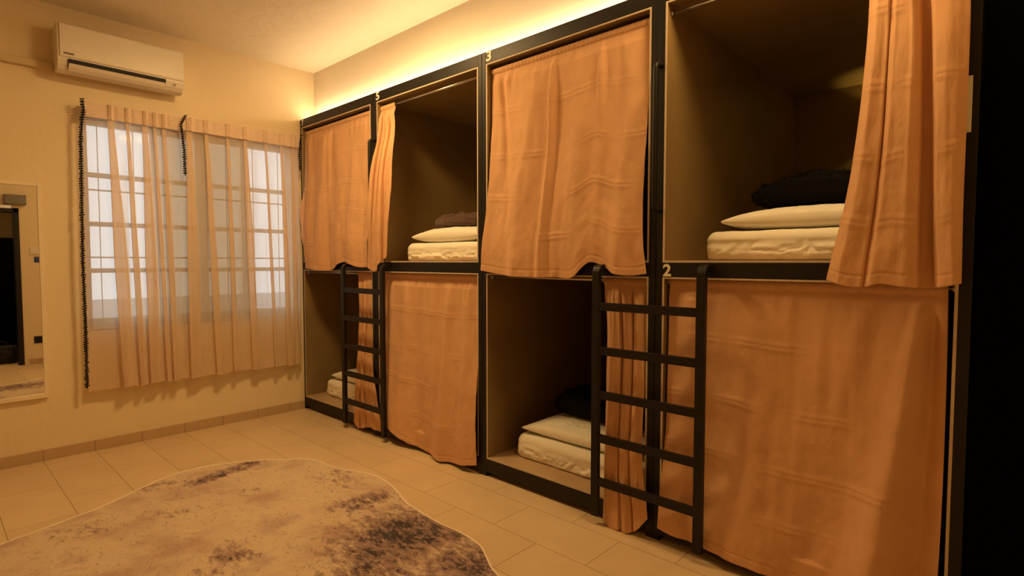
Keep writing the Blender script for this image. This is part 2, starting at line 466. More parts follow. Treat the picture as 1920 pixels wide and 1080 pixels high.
# ------------------------------------------------------------------ bunks
BAYS = [(-.028, -1.191), (-1.275, -2.433), (-2.508, -3.678), (-3.754, -4.903)]
SEAMS = [-.004, -1.2325, -2.4705, -3.7165, -4.942]
ZT, ZOT, ZM1, ZM2, ZS = 2.749, 2.673, 1.409, 1.337, .116
DEPTH = 2.06
WHO = ['farthest of the four, in the corner by the window', 'second from the window', 'third from the window', 'nearest of the four, beside the dark recess panel']
BUNKS = []
XROD = .048
for i, ((yl, yr), w) in enumerate(zip(BAYS, WHO)):
    s0, s1 = SEAMS[i] - .0012, SEAMS[i + 1] + .0012
    root = empty('bunk_bed', (1.0, (s0 + s1) / 2, 0), 'black steel two-tier bunk frame, ' + w, 'bunk bed', 'built-in bunk frames along the wall')
    BUNKS.append(root)
    FD = .05
    MB().box((0, s0, .0), (FD, yl, ZT), .0025).build('post', 'black_metal', root)
    MB().box((0, yr, .0), (FD, s1, ZT), .0025).build('post', 'black_metal', root)
    MB().box((.0008, yl, ZOT), (FD, yr, ZT), .0025).build('top_beam', 'black_metal', root)
    MB().box((.0008, yl, ZM2), (FD, yr, ZM1), .0025).build('middle_beam', 'black_metal', root)
    MB().box((.0008, yl, .028), (FD, yr, ZS), .0025).build('base_beam', 'black_metal', root)
    t = .010
    # board lining of each berth: an open box with pale front edges
    for z0, z1, nm in ((ZM1, ZOT, 'upper_berth'), (ZS, ZM2, 'lower_berth')):
        m = MB()
        m.box((.003, yl, z0), (DEPTH, yl - t, z1)); m.box((.003, yr, z0), (DEPTH, yr + t, z1))
        m.box((.003, yl - t, z1 - t), (DEPTH, yr + t, z1)); m.box((DEPTH, yl, z0), (DEPTH + t, yr, z1))
        b = m.build(nm, 'ply', root)
        MB().box((.003, yl - t, z0), (DEPTH, yr + t, z0 + t)).build('berth_floor', 'ply_floor', b)
        e = MB()
        e.box((.001, yl, z0), (.0029, yl - t, z1)); e.box((.001, yr, z0), (.0029, yr + t, z1))
        e.box((.001, yl - t, z1 - .008), (.0029, yr + t, z1)); e.box((.001, yl - t, z0), (.0029, yr + t, z0 + t))
        e.build('board_edge', 'ply_edge', b)
        zr = 2.627 if z0 > 1 else 1.3155
        MB().tube([(XROD, yl - t, zr), (XROD, yr + t, zr)], .0085).tube([(XROD, yl - t, zr), (XROD, yl - t - .008, zr)], .015, 16).tube([(XROD, yr + t + .008, zr), (XROD, yr + t, zr)], .015, 16).build('curtain_rod', 'rod', root, True)

def digit(ch, y0, y1, z0, z1, parent, label):
    cu = bpy.data.curves.new('digit', 'FONT'); cu.body = ch; cu.size = 1; cu.extrude = .02; cu.offset = .030
    o = bpy.data.objects.new('tmp', cu); COL.objects.link(o)
    dg = bpy.context.evaluated_depsgraph_get()
    me = bpy.data.meshes.new_from_object(o.evaluated_get(dg))
    bpy.data.objects.remove(o)
    co = np.array([v.co[:] for v in me.vertices])
    lo, hi = co.min(0), co.max(0)
    new = np.empty_like(co)
    new[:, 1] = y0 + (co[:, 0] - lo[0]) / (hi[0] - lo[0]) * (y1 - y0)
    new[:, 2] = z0 + (co[:, 1] - lo[1]) / (hi[1] - lo[1]) * (z1 - z0)
    new[:, 0] = -.0002 - (co[:, 2] - lo[2]) / (hi[2] - lo[2]) * .002
    me.vertices.foreach_set('co', new.reshape(-1)); me.update()
    d = finish('bed_number', me, 'digit', parent); d['label'] = label
digit('7', -.040, -.072, 2.684, 2.744, BUNKS[0], 'white number 7')
digit('5', -1.272, -1.318, 2.684, 2.746, BUNKS[1], 'white number 5')
digit('3', -2.512, -2.558, 2.684, 2.750, BUNKS[2], 'white number 3')
digit('2', -3.758, -3.801, 1.341, 1.402, BUNKS[3], 'white number 2')

# grab handles on the posts
for bi, y in ((1, -1.252), (3, -3.733)):
    pts = [(0, y, 2.372)]
    for k in range(7):
        a = k / 6 * math.pi / 2
        pts.append((-.028 - .024 * math.sin(a), y, 2.348 + .024 * math.cos(a)))
    pts += [(-.052, y, 2.0)]
    for k in range(7):
        a = k / 6 * math.pi / 2
        pts.append((-.028 - .024 * math.cos(a), y, 1.694 - .024 * math.sin(a)))
    pts.append((0, y, 1.670))
    MB().tube(pts, .0135, 12).build('grab_handle', 'black_metal', BUNKS[bi], True)

# LED strip lying along the top of the bunks
m = MB(); m.box((.084, -.03, 2.762), (.092, -4.90, 2.766))
led = m.build('led_strip', emit('led_glow', (1.0, .72, .43), LED_STRENGTH), None)
tag(led, 'warm glowing light strip hidden behind the top edge of the bunks', 'light strip')
MB().box((.074, -.02, 2.7495), (.102, -4.92, 2.7615)).build('led_channel', 'white_plastic', led)

# ------------------------------------------------------------------ ladders
def ladder(yl, yr, ztop, zbot, label):
    xc = -.072
    root = empty('bunk_ladder', (xc, (yl + yr) / 2, zbot), label, 'ladder', 'ladders hooked to the middle beam')
    for y in (yl, yr):
        pts = [(xc, y, zbot), (xc, y, 1.0), (xc, y, ztop - .035)]
        for k in range(1, 7):
            a = k / 6 * math.pi / 2
            pts.append((xc + .035 - .035 * math.cos(a), y, ztop - .035 + .035 * math.sin(a)))
        pts.append((-.001, y, ztop))
        MB().flatbar(pts, .042, .026).build('rail', 'black_metal', root)
    for k in range(5):
        z = 1.178 - .2345 * k
        MB().box((xc - .011, yl - .021, z - .021), (xc + .011, yr + .021, z + .021), .002).build('rung', 'black_metal', root)
    return root
# ------------------------------------------------------------------ curtains
rng = np.random.default_rng(11)
def vnoise(U, V, fu, fv, seed, octaves=3):
    """smooth value noise"""
    out = 0; amp = 1; tot = 0
    for o in range(octaves):
        r = np.random.default_rng(seed + o * 31)
        nu, nv = int(fu * 2 ** o) + 3, int(fv * 2 ** o) + 3
        G = r.uniform(-1, 1, (nv, nu))
        x = U * (nu - 2); y = V * (nv - 2)
        xi = np.clip(x.astype(int), 0, nu - 2); yi = np.clip(y.astype(int), 0, nv - 2)
        fx = x - xi; fy = y - yi; fx = fx * fx * (3 - 2 * fx); fy = fy * fy * (3 - 2 * fy)
        out = out + amp * ((G[yi, xi] * (1 - fx) + G[yi, xi + 1] * fx) * (1 - fy) + (G[yi + 1, xi] * (1 - fx) + G[yi + 1, xi + 1] * fx) * fy)
        tot += amp; amp *= .5
    return out / tot
def bunk_curtain(name, label, top, left, right, bottom, xprof, folds, seed, nu=260, nv=280, gather=14, gat_amp=.006, creases=True, wr=.004, soft=True, amp=2.5, nodes=None, group='tan curtains hung across the bunks', solid=True):
    """top: (yl, yr, z). left/right: [(v, y)..]; bottom: [(s, z)..]; xprof: [(v, x)..] ; folds: [(s_top, s_bottom, width_top, width_bottom, amp_top, amp_bottom)]"""
    U, V = np.meshgrid(np.linspace(0, 1, nu), np.linspace(0, 1, nv))
    yl = interp(V, [a for a, _ in left], [b for _, b in left]); yr = interp(V, [a for a, _ in right], [b for _, b in right])
    S_, D_ = U, np.zeros_like(U)
    if nodes:
        nd = np.array(nodes, float)
        leng = np.concatenate([[0], np.cumsum(np.hypot(np.diff((nd[:, 0] + nd[:, 1]) / 2), np.diff((nd[:, 2] + nd[:, 3]) / 2) * 3.2) + .012)])
        leng /= leng[-1]
        S_ = np.empty_like(U); D_ = np.empty_like(U)
        kk = np.hanning(11); kk /= kk.sum()
        for j in range(nv):
            v = j / (nv - 1)
            sj = np.interp(U[j], leng, nd[:, 0] * (1 - v) + nd[:, 1] * v); dj = np.interp(U[j], leng, nd[:, 2] * (1 - v) + nd[:, 3] * v)
            sj[5:-5] = np.convolve(sj, kk, 'valid'); dj[5:-5] = np.convolve(dj, kk, 'valid')
            S_[j] = sj; D_[j] = dj
        S_ = np.clip(S_, 0, 1)
    zb = interp(S_, [a for a, _ in bottom], [b for _, b in bottom])
    Y = yl + (yr - yl) * S_
    Z = top + (zb - top) * V
    X = interp(V, [a for a, _ in xprof], [b for _, b in xprof])
    grow = np.clip(V * 6, 0, 1)
    F = np.zeros_like(U)
    for (st, sb, wt, wb, at, ab) in folds:
        s = st + (sb - st) * V; w_ = wt + (wb - wt) * V; a = at + (ab - at) * V
        F -= a * np.exp(-np.abs((U - s) / w_) ** (2.0 if soft else 3.6))
    X = X + F * grow * amp - D_ * np.clip(V * 9, .25, 1)
    # gathers just below the sleeve
    g_ = 0
    r = np.random.default_rng(seed)
    for k in range(3):
        g_ = g_ + np.sin(2 * np.pi * (gather * (1 + .45 * k) * U + r.uniform()) + 1.5 * vnoise(U, V * .3, 5, 2, seed + k)) * (1 - .25 * k)
    X = X + g_ * gat_amp * .5 * np.exp(-((V - .035) / .09) ** 2) * np.clip(vnoise(U, V * 0, 6, 1, seed + 50) + .6, .1, 1)
    # long soft waves
    X = X + vnoise(U + .06 * V * (seed % 3 - 1), V * .6, 7, 2, seed + 9, 3) * .022 * np.clip(V * 3, 0, 1) ** .7
    # wrinkles
    X = X + vnoise(U, V, 14, 12, seed + 5, 4) * wr * np.clip(V * 2, .2, 1)
    dd = (U * 1.0 + V * .7)
    X = X + vnoise(np.clip(dd / 1.7, 0, 1), V, 26, 3, seed + 71, 2) * wr * .6 * np.clip((V - .55) * 3, 0, 1)
    if creases:
        wob = .006 * vnoise(U, V, 5, 5, seed + 3)
        for c in (.25, .5, .75):
            d = np.abs(U - c + wob)
            X = X - .0035 * np.clip(1 - d / .03, 0, 1) + .0012 * np.exp(-(d / .006) ** 2)
        for c in (.22, .44, .64, .82):
            m_ = np.clip(.5 + 1.3 * vnoise(U, V * 0 + c, 5, 5, seed + int(c * 100)), 0, 1.2)
            d = (V - c + wob * .9 + .004 * np.sin(U * 9 + seed)); ad = np.abs(d)
            X = X - m_ * (.0045 * np.clip(1 - ad / .022, 0, 1) - .003 * np.exp(-(ad / .005) ** 2))
    zlim = (ZM1 if top > 2 else ZS) + .025
    bay = min(BAYS, key=lambda q: abs((q[0] + q[1]) / 2 - float(Y[0].mean())))
    lim_ = -.005 + .09 * np.minimum(np.clip((Z - zlim) / .10, 0, 1), np.clip(np.minimum(bay[0] - .001 - Y, Y - bay[1] - .001) / .05, 0, 1) + (V < .1))
    soft_ = .004
    e_ = X - lim_
    X = lim_ + .5 * (e_ - np.sqrt(e_ * e_ + soft_ * soft_))      # smooth minimum
    # rod sleeve and hem
    sl = np.clip(1 - V / .028, 0, 1)
    zr = Z
    in_sl = V < .028
    ang = np.clip(V / .028, 0, 1) * math.pi
    bulge = .013 * np.sin(ang)
    X = np.where(in_sl, XROD + (X - XROD) * 0 - .011 - bulge * .5 + .0015 * np.sin(U * 240 + 4 * vnoise(U, V, 9, 2, seed)), X)
    lim = np.clip((V - .028) / .05, 0, 1)
    X = np.where(in_sl, X, X * lim + (XROD - .009) * (1 - lim) + 0)
    hem = (V > .965) & (V < .972)
    X = np.where(hem, X + .0012, X)
    P = np.stack([X, Y, Z], -1)
    me = grid_mesh(name, P)
    root_y = float(Y.mean())
    o = finish(name, me, 'curtain', None, True, origin=(float(X[-1].mean()), root_y, float(Z.min())))
    if solid:
        md = o.modifiers.new('thickness', 'SOLIDIFY'); md.thickness = .0016; md.offset = 0
    tag(o, label, 'curtain', group)
    return o
TOPU = 2.640; TOPL = 1.3275
OUT = -.022
# upper berths
bunk_curtain('bunk_curtain', 'drawn tan curtain closing the far upper bunk beside the window', TOPU,
    [(0, -.046), (.5, -.05), (.85, -.062), (1, -.075)], [(0, -1.17), (.5, -1.185), (.85, -1.165), (1, -1.15)],
    [(0, 1.352), (.2, 1.342), (.5, 1.345), (.68, 1.410), (.78, 1.396), (.9, 1.368), (1, 1.368)],
    [(0, .03), (.3, .02), (.7, -.012), (.88, OUT - .006), (1, OUT - .004)],
    [(.36, .30, .02, .11, .012, .018), (.41, .44, .012, .03, .014, -.010), (.08, .14, .03, .07, .01, .006), (.72, .8, .1, .1, .0, .012), (.52, .62, .08, .05, .004, .01)], 3, gather=11, gat_amp=.010)
bunk_curtain('bunk_curtain', 'tan curtain gathered at the left of open upper bunk 5', TOPU,
    [(0, -1.288), (.3, -1.27), (.5, -1.235), (.8, -1.205), (1, -1.20)], [(0, -1.470), (.1, -1.495), (.35, -1.515), (.7, -1.505), (.85, -1.485), (1, -1.468)],
    [(0, 1.36), (.18, 1.345), (.38, 1.335), (.5, 1.335), (.62, 1.35), (.8, 1.412), (1, 1.445)],
    [(0, .03), (.15, .015), (.35, -.03), (.7, -.052), (.85, -.05), (1, -.046)],
    [(.30, .22, .06, .09, .012, .03), (.55, .42, .05, .07, .015, -.03), (.78, .62, .07, .12, .012, .02), (.12, .05, .04, .05, .012, .012), (.9, .93, .05, .03, .0, -.02)], 5, nu=360, gather=9, gat_amp=.016, creases=False, wr=.0035, amp=0, nodes=[
    (0, 0, 0, 0), (.10, .10, .018, .012), (.19, .26, .014, .012), (.17, .25, -.012, -.010), (.23, .29, .0, .012), (.38, .36, .024, .022), (.42, .43, .010, .012), (.40, .415, -.014, -.014), (.46, .47, .004, .014),
    (.58, .70, .024, .026), (.64, .78, .010, .014), (.62, .77, -.014, -.004), (.70, .83, .0, .010), (.86, .94, .022, .016), (1, 1, .0, .0)])
bunk_curtain('bunk_curtain', 'drawn tan curtain with flared hem closing upper bunk 3', TOPU,
    [(0, -2.527), (.3, -2.535), (.6, -2.53), (.85, -2.500), (1, -2.488)], [(0, -3.658), (.4, -3.660), (.75, -3.655), (.9, -3.665), (1, -3.682)],
    [(0, 1.356), (.12, 1.336), (.3, 1.322), (.5, 1.324), (.64, 1.335), (.715, 1.410), (.76, 1.400), (.84, 1.358), (.93, 1.342), (1, 1.352)],
    [(0, .03), (.3, .022), (.7, -.008), (.88, OUT - .004), (1, OUT - .006)],
    [(.46, .42, .012, .03, .016, .014), (.75, .74, .01, .06, .014, -.008), (.07, .20, .02, .04, -.012, .0), (.32, .26, .06, .08, .008, .014), (.60, .66, .05, .07, .006, .012), (.9, .88, .04, .05, .004, .016)], 8, gather=10, gat_amp=.011, nu=320, nv=320)
bunk_curtain('bunk_curtain', 'tan curtain pushed to the right of the nearest upper bunk', TOPU,
    [(0, -4.60), (.25, -4.605), (.5, -4.592), (.75, -4.56), (.9, -4.525), (1, -4.502)], [(0, -4.885), (.2, -4.905), (.5, -4.912), (.8, -4.912), (1, -4.916)],
    [(0, 1.342), (.15, 1.322), (.32, 1.318), (.42, 1.330), (.6, 1.322), (.85, 1.322), (1, 1.338)],
    [(0, .03), (.2, -.005), (.4, -.040), (.75, -.070), (1, -.084)],
    [(.10, .10, .10, .14, .012, .022), (.34, .305, .035, .040, -.028, -.038), (.55, .52, .08, .12, .02, .020), (.76, .77, .05, .055, -.034, -.050), (.93, .92, .07, .07, .018, .018)], 13, nu=420, nv=300, gather=9, gat_amp=.012, wr=.0035, amp=0, nodes=[
    (0, 0, 0, 0), (.10, .10, .012, .022), (.20, .285, .016, .018), (.235, .315, -.018, -.022), (.205, .300, -.024, -.028), (.225, .305, .005, .012), (.28, .36, .020, .030), (.42, .60, .022, .028),
    (.47, .70, .008, .008), (.49, .72, -.022, -.038), (.60, .83, -.028, -.042), (.58, .825, .0, .0), (.62, .86, .022, .022), (.80, .95, .026, .028), (.92, .98, .016, .02), (1, 1, .005, .005)])
# lower berths
bunk_curtain('bunk_curtain', 'tan curtain gathered behind the far ladder in the corner lower bunk', TOPL,
    [(0, -.915), (.1, -.945), (.5, -.965), (.8, -.945), (1, -.930)], [(0, -1.172), (.3, -1.178), (.6, -1.20), (.85, -1.30), (1, -1.372)],
    [(0, .055), (.2, .022), (.35, .035), (.5, .055), (1, .055)],
    [(0, .03), (.4, .010), (.75, -.018), (.9, -.028), (1, -.030)],
    [(.12, .15, .04, .07, .015, .014), (.32, .30, .04, .05, .016, .016), (.55, .46, .04, .06, .012, -.014), (.78, .72, .05, .12, .014, .01)], 17, nu=340, gather=9, gat_amp=.012, creases=False, amp=0, nodes=[
    (0, 0, 0, 0), (.12, .10, .014, .014), (.28, .22, .012, .016), (.27, .215, -.012, -.010), (.34, .27, .004, .010), (.48, .40, .020, .020), (.56, .46, .008, .010), (.55, .455, -.014, -.010), (.62, .52, .004, .010),
    (.80, .80, .016, .010), (1, 1, .0, .0)])
bunk_curtain('bunk_curtain', 'drawn tan curtain closing the lower bunk below bunk 5', TOPL,
    [(0, -1.290), (.4, -1.30), (.8, -1.315), (1, -1.345)], [(0, -2.424), (.4, -2.428), (.8, -2.431), (1, -2.442)],
    [(0, .11), (.14, .105), (.3, .05), (.55, .015), (.8, .022), (1, .062)],
    [(0, .03), (.4, .020), (.75, -.008), (.9, -.020), (1, -.022)],
    [(.10, .12, .03, .06, .008, .010), (.30, .24, .03, .09, .008, .012), (.55, .60, .02, .05, .006, .008), (.72, .68, .03, .05, .010, .016), (.88, .9, .03, .06, .006, .010), (.4, .44, .05, .08, .0, -.010)], 23, gather=12, gat_amp=.009)
bunk_curtain('bunk_curtain', 'tan curtain bunched behind the near ladder in the lower bunk below bunk 3', TOPL,
    [(0, -3.385), (.12, -3.415), (.4, -3.432), (.8, -3.440), (1, -3.438)], [(0, -3.652), (.4, -3.660), (.8, -3.672), (.92, -3.700), (1, -3.712)],
    [(0, .012), (.25, .000), (.42, .004), (.62, .006), (.78, .035), (1, .112)],
    [(0, .03), (.4, .010), (.75, -.018), (.9, -.030), (1, -.034)],
    [(.12, .15, .035, .10, .014, .012), (.30, .36, .03, .05, .018, -.022), (.48, .52, .03, .07, .018, .016), (.66, .70, .03, .045, .012, -.020), (.85, .86, .05, .06, .016, .010)], 29, nu=360, gather=10, gat_amp=.012, creases=False, amp=0, nodes=[
    (0, 0, 0, 0), (.10, .10, .012, .014), (.33, .40, .014, .020), (.37, .45, -.018, -.016), (.43, .47, -.018, -.014), (.41, .455, .004, .012), (.52, .55, .020, .024), (.64, .66, .014, .016),
    (.66, .69, -.016, -.012), (.71, .72, -.012, -.010), (.70, .715, .008, .014), (.84, .86, .022, .020), (1, 1, .0, .0)])
bunk_curtain('bunk_curtain', 'wide drawn tan curtain closing the nearest lower bunk below number 2', TOPL,
    [(0, -3.776), (.4, -3.778), (.8, -3.768), (1, -3.758)], [(0, -4.872), (.12, -4.875), (.35, -4.878), (.7, -4.878), (1, -4.872)],
    [(0, .075), (.3, .055), (.5, .040), (.75, .035), (1, .05)],
    [(0, .03), (.4, .018), (.75, -.006), (.9, -.020), (1, -.022)],
    [(.93, .80, .012, .08, .016, .030), (.965, .93, .012, .05, -.010, -.022), (.83, .62, .03, .10, -.004, -.010), (.12, .10, .05, .07, .005, .010), (.45, .40, .08, .1, .004, .008)], 37, nu=320, nv=300, gather=8, gat_amp=.006)

ladder(-.868, -1.437, 1.386, .045, 'black steel ladder farther from the camera, between bunks 7 and 5')
ladder(-3.415, -3.990, 1.386, .050, 'black steel ladder nearer the camera, reaching beam number 2')

# ------------------------------------------------------------------ bedding
def superbox(cx, cy, z0, z1, lx, ly, e=5, n=90, seed=1, wr=.005, taper=0):
    """rounded, slightly wrinkled block"""
    A, B = np.meshgrid(np.linspace(0, 2 * np.pi, n * 2, endpoint=False), np.linspace(-np.pi / 2, np.pi / 2, n))
    def sg(x, p): return np.sign(x) * np.abs(x) ** p
    p = 2 / e
    X = sg(np.cos(B), .42) * sg(np.cos(A), p); Y = sg(np.cos(B), .42) * sg(np.sin(A), p); Z = sg(np.sin(B), .62)
    uu = np.abs(A / np.pi - 1); V = (B / np.pi + .5)
    w = vnoise(uu, V, 22, 5, seed, 3) * wr
    X = cx + X * lx / 2 * (1 + w / lx * 2); Y = cy + Y * ly / 2 * (1 + w / ly * 2)
    return np.stack([X, Y, np.maximum((z0 + z1) / 2 + Z * (z1 - z0) / 2, z0)], -1)
def cushion_block(x0, x1, y0, y1, z0, z1, seed, rc=.07, re=.045, wr=.006):
    """soft box: rounded plan corners, rolled edges, pulled-sheet folds along its sides"""
    hx, hy = (x1 - x0) / 2, (y1 - y0) / 2; cx, cy = (x0 + x1) / 2, (y0 + y1) / 2
    per = []
    step = .006
    for (ax, ay, a0) in ((1, 1, 0), (-1, 1, 90), (-1, -1, 180), (1, -1, 270)):
        for k in range(11):
            t = math.radians(a0 + 90 * k / 10)
            per.append((ax * (hx - rc), ay * (hy - rc), math.cos(t), math.sin(t)))
    # resample the straight runs
    pts = []
    for i in range(len(per)):
        p = per[i]; q = per[(i + 1) % len(per)]
        P0 = np.array([p[0] + rc * p[2], p[1] + rc * p[3], p[2], p[3]]); P1 = np.array([q[0] + rc * q[2], q[1] + rc * q[3], q[2], q[3]])
        L = np.hypot(*(P1 - P0)[:2]); m_ = max(1, int(L / step))
        for k in range(m_): pts.append(P0 + (P1 - P0) * k / m_)
    pts = np.array(pts); n = len(pts)
    h = z1 - z0
    prof = []      # (inset, z, side weight)
    for k in range(7):
        t = math.pi / 2 * k / 6
        prof.append((.022 * (1 - math.sin(t)), z0 + .03 * (1 - math.cos(t)), .3 + .7 * k / 6))
    for k in range(1, 22):
        prof.append((0, z0 + .03 + (h - .03 - re) * k / 22, 1))
    for k in range(0, 11):
        t = math.pi / 2 * k / 10
        prof.append((re * (1 - math.cos(t)), z1 - re + re * math.sin(t), 1 - .8 * k / 10))
    inner = min(hx, hy) - .002
    for k in range(1, 16):
        prof.append((re + (inner - re) * (k / 15) ** 1.0, z1, .15))
    prof = np.array(prof)
    S = np.linspace(0, 1, n)[None, :] * np.ones((len(prof), 1)); Vv = np.clip((prof[:, 1] - z0) / h, 0, 1)[:, None] * np.ones((1, n))
    wgt = prof[:, 2][:, None]
    diag = np.clip((S + .012 * Vv * np.sign(np.sin(S * 40 + seed))), 0, 1)
    f1 = np.abs(vnoise(diag, Vv, 80, 3, seed, 2)); f2 = vnoise(np.clip(S - .012 * Vv, 0, 1), Vv, 70, 3, seed + 5, 3)
    low = np.exp(-((Vv - .22) / .3) ** 2)
    off = wgt * (f1 * .016 * low + f2 * .008 * low + vnoise(S, Vv, 26, 3, seed + 9, 2) * .006)
    ins = prof[:, 0][:, None] - off
    fx = np.sign(pts[:, 0]) * 0
    X = pts[:, 0][None, :] - pts[:, 2][None, :] * ins; Y = pts[:, 1][None, :] - pts[:, 3][None, :] * ins
    # squeeze the inner rings proportionally so that they never cross
    k_in = np.clip((prof[:, 0] - rc) / (inner - rc), 0, 1)[:, None]
    X = np.where(k_in > 0, (pts[:, 0] - pts[:, 2] * rc)[None, :] * (1 - k_in), X); Y = np.where(k_in > 0, (pts[:, 1] - pts[:, 3] * rc)[None, :] * (1 - k_in), Y)
    Z = prof[:, 1][:, None] + np.zeros((1, n)) + (wgt < .5) * (Vv > .5) * .004 * vnoise(np.clip((X + hx) / 2 / hx, 0, 1), np.clip((Y + hy) / 2 / hy, 0, 1), 7, 7, seed + 3)
    return np.stack([cx + X, cy + Y, Z], -1)
def mattress(y0, y1, z, x0, label, h=.148, seed=1):
    P = cushion_block(x0, x0 + 1.86, min(y0, y1), max(y0, y1), z, z + h, seed)
    o = finish('mattress', grid_mesh('mattress', P, wrap_u=True), 'sheet', None, True, origin=(x0 + .93, (y0 + y1) / 2, z))
    tag(o, label, 'mattress', 'white sheeted mattresses in the bunks')
def pillow(cx, cy, z, lx, ly, h, rot, label, seed=1, sink=.0):
    n = 100
    U, V = np.meshgrid(np.linspace(-1, 1, n), np.linspace(-1, 1, n))
    def side(sgn):
        body = ((1 - np.abs(U) ** 2.6) * (1 - np.abs(V) ** 2.6)).clip(0) ** .5
        return body
    pin = 1 - .075 * (1 - np.abs(U) ** 3) * np.abs(V) ** 3; pin2 = 1 - .075 * (1 - np.abs(V) ** 3) * np.abs(U) ** 3
    X0 = U * pin2 * lx / 2; Y0 = V * pin * ly / 2
    b = side(1)
    wv = vnoise((U + 1) / 2, (V + 1) / 2, 9, 9, seed, 4)
    b = b ** .8
    crease = np.abs(vnoise((U + 1) / 2, (V + 1) / 2, 7, 16, seed + 2, 2))
    Zt = b * h * .60 + wv * .008 * b - .006 * b * (crease < .06); Zb = -np.minimum(b * 1.25, 1) * h * .36
    ca, sa = math.cos(rot), math.sin(rot)
    def T(Z): 
        return np.stack([cx + X0 * ca - Y0 * sa, cy + X0 * sa + Y0 * ca, z + h * .36 + Z + 0 * U], -1)
    top = grid_mesh('pillow', T(Zt)); 
    bm = bmesh.new(); bm.from_mesh(top)
    bot = grid_mesh('tmp', T(Zb)); bm.from_mesh(bot)
    bmesh.ops.remove_doubles(bm, verts=bm.verts[:], dist=.0004)
    bmesh.ops.recalc_face_normals(bm, faces=bm.faces[:])
    me = bpy.data.meshes.new('pillow'); bm.to_mesh(me); bm.free()
    o = finish('pillow', me, 'sheet', None, True, origin=(cx, cy, z))
    tag(o, label, 'pillow', 'white pillows on the bunk mattresses')
def blanket(cx, cy, z, lx, ly, h, mat, label, seed, fur=0, layers=2, under=None):
    n = 110
    A, B = np.meshgrid(np.linspace(0, 2 * np.pi, n * 2, endpoint=False), np.linspace(-np.pi / 2, np.pi / 2, n))
    def sg(x, p): return np.sign(x) * np.abs(x) ** p
    X = sg(np.cos(B), .5) * sg(np.cos(A), .5); Y = sg(np.cos(B), .5) * sg(np.sin(A), .5); Z = sg(np.sin(B), .7)
    U = np.abs(A / np.pi - 1); V = B / np.pi + .5
    w = vnoise(U, V, 9, 5, seed, 5) * .16
    lay = -.05 * np.abs(np.cos(V * np.pi * (layers + 1))) ** 8 * (np.abs(Z) < .8)     # the turned folds at the edge
    s = 1 + w * .5 + lay
    Xw = cx + X * lx / 2 * s; Yw = cy + Y * ly / 2 * s
    top = 1 + .35 * vnoise((X + 1) / 2, (Y + 1) / 2, 4, 4, seed + 3, 3)
    Zw = z + (Z * .5 + .5) * h * np.where(Z > 0, top, 1)
    if under:
        px, py, pz, plx, ply, ph = under
        u_ = np.clip(np.abs((Xw - px) / (plx / 2)), 0, 1); v_ = np.clip(np.abs((Yw - py) / (ply / 2)), 0, 1)
        dome = pz + ph * .36 + (((1 - u_ ** 2.6) * (1 - v_ ** 2.6)).clip(0) ** .4) * ph * .60 + .004
        Zw = np.maximum(Zw - z, 0) + np.maximum(dome, pz + ph * .5)
    else:
        Zw = np.maximum(Zw, z)
    P = np.stack([Xw, Yw, Zw], -1)
    me = grid_mesh('folded_blanket', P, wrap_u=True)
    if fur:
        bm = bmesh.new(); bm.from_mesh(me)
        bm.verts.ensure_lookup_table()
        r = random.Random(seed)
        flat = P.reshape(-1, 3); c = np.array([cx, cy, z + h * .4])
        for _ in range(fur):
            p = flat[r.randrange(len(flat) // 3, len(flat))]
            d = (p - c) / np.array([lx / 2, ly / 2, h / 2]); d = Vector(d).normalized()
            d = (d + Vector((r.gauss(0, .45), r.gauss(0, .45), r.gauss(0, .45)))).normalized()
            L = r.uniform(.008, .022); sd = d.cross(Vector((r.random(), r.random(), r.random()))).normalized() * .0007
            p = Vector(p)
            if (p + d * L).z < z: continue
            a = bm.verts.new(p - sd); b_ = bm.verts.new(p + sd); e_ = bm.verts.new(p + d * L)
            bm.faces.new((a, b_, e_))
        bm.to_mesh(me); bm.free()
    o = finish('folded_blanket', me, mat, None, True, origin=(cx, cy, z))
    tag(o, label, 'blanket', 'folded blankets on the pillows')
ZU = ZM1 + .0105; ZL = ZS + .0105
# bunk 5 (upper)
def bed(yl_, yr_, z, x0, h, pl_, bl, labels, seed, mat, fur):
    mattress(yl_, yr_, z, x0, labels[0], h, seed)
    cx, cy, lx, ly, ph = pl_
    pillow(cx, cy, z + h + .002, lx, ly, ph, 0, labels[1], seed + 1)
    bx, by, blx, bly, bh = bl
    blanket(bx, by, z + h + ph, blx, bly, bh, mat, labels[2], seed + 2, fur, under=(cx, cy, z + h + .002, lx, ly, ph))
bed(-1.445, -2.375, ZU, .135, .138, (.37, -1.90, .44, .78, .125), (.42, -1.90, .32, .58, .105),
    ('white sheeted mattress in open upper bunk 5', 'white pillow in open upper bunk 5, under the brown blanket', 'dark brown rolled blanket on the pillow in upper bunk 5'), 3, 'blanket_brown', 800)
bed(-3.900, -4.83, ZU, .135, .142, (.38, -4.385, .46, .82, .115), (.46, -4.42, .36, .72, .14),
    ('white sheeted mattress in the nearest upper bunk', 'white pillow in the nearest upper bunk, under the black fleece', 'black fluffy folded blanket on the pillow in the nearest upper bunk'), 8, 'blanket_black', 6000)
bed(-2.620, -3.55, ZL, .150, .148, (.43, -3.08, .50, .86, .105), (.58, -3.08, .40, .72, .17),
    ('white sheeted mattress in the lower bunk behind the near ladder', 'white pillow in the lower bunk behind the near ladder', 'black folded blanket on the pillow behind the near ladder'), 12, 'blanket_black', 4000)
bed(-.115, -1.05, ZL, .150, .150, (.42, -.60, .48, .84, .11), (.50, -.80, .34, .50, .17),
    ('white sheeted mattress in the corner lower bunk behind the far ladder', 'white pillow in the corner lower bunk behind the far ladder', 'dark folded blanket on the pillow in the corner lower bunk'), 22, 'blanket_black', 800)

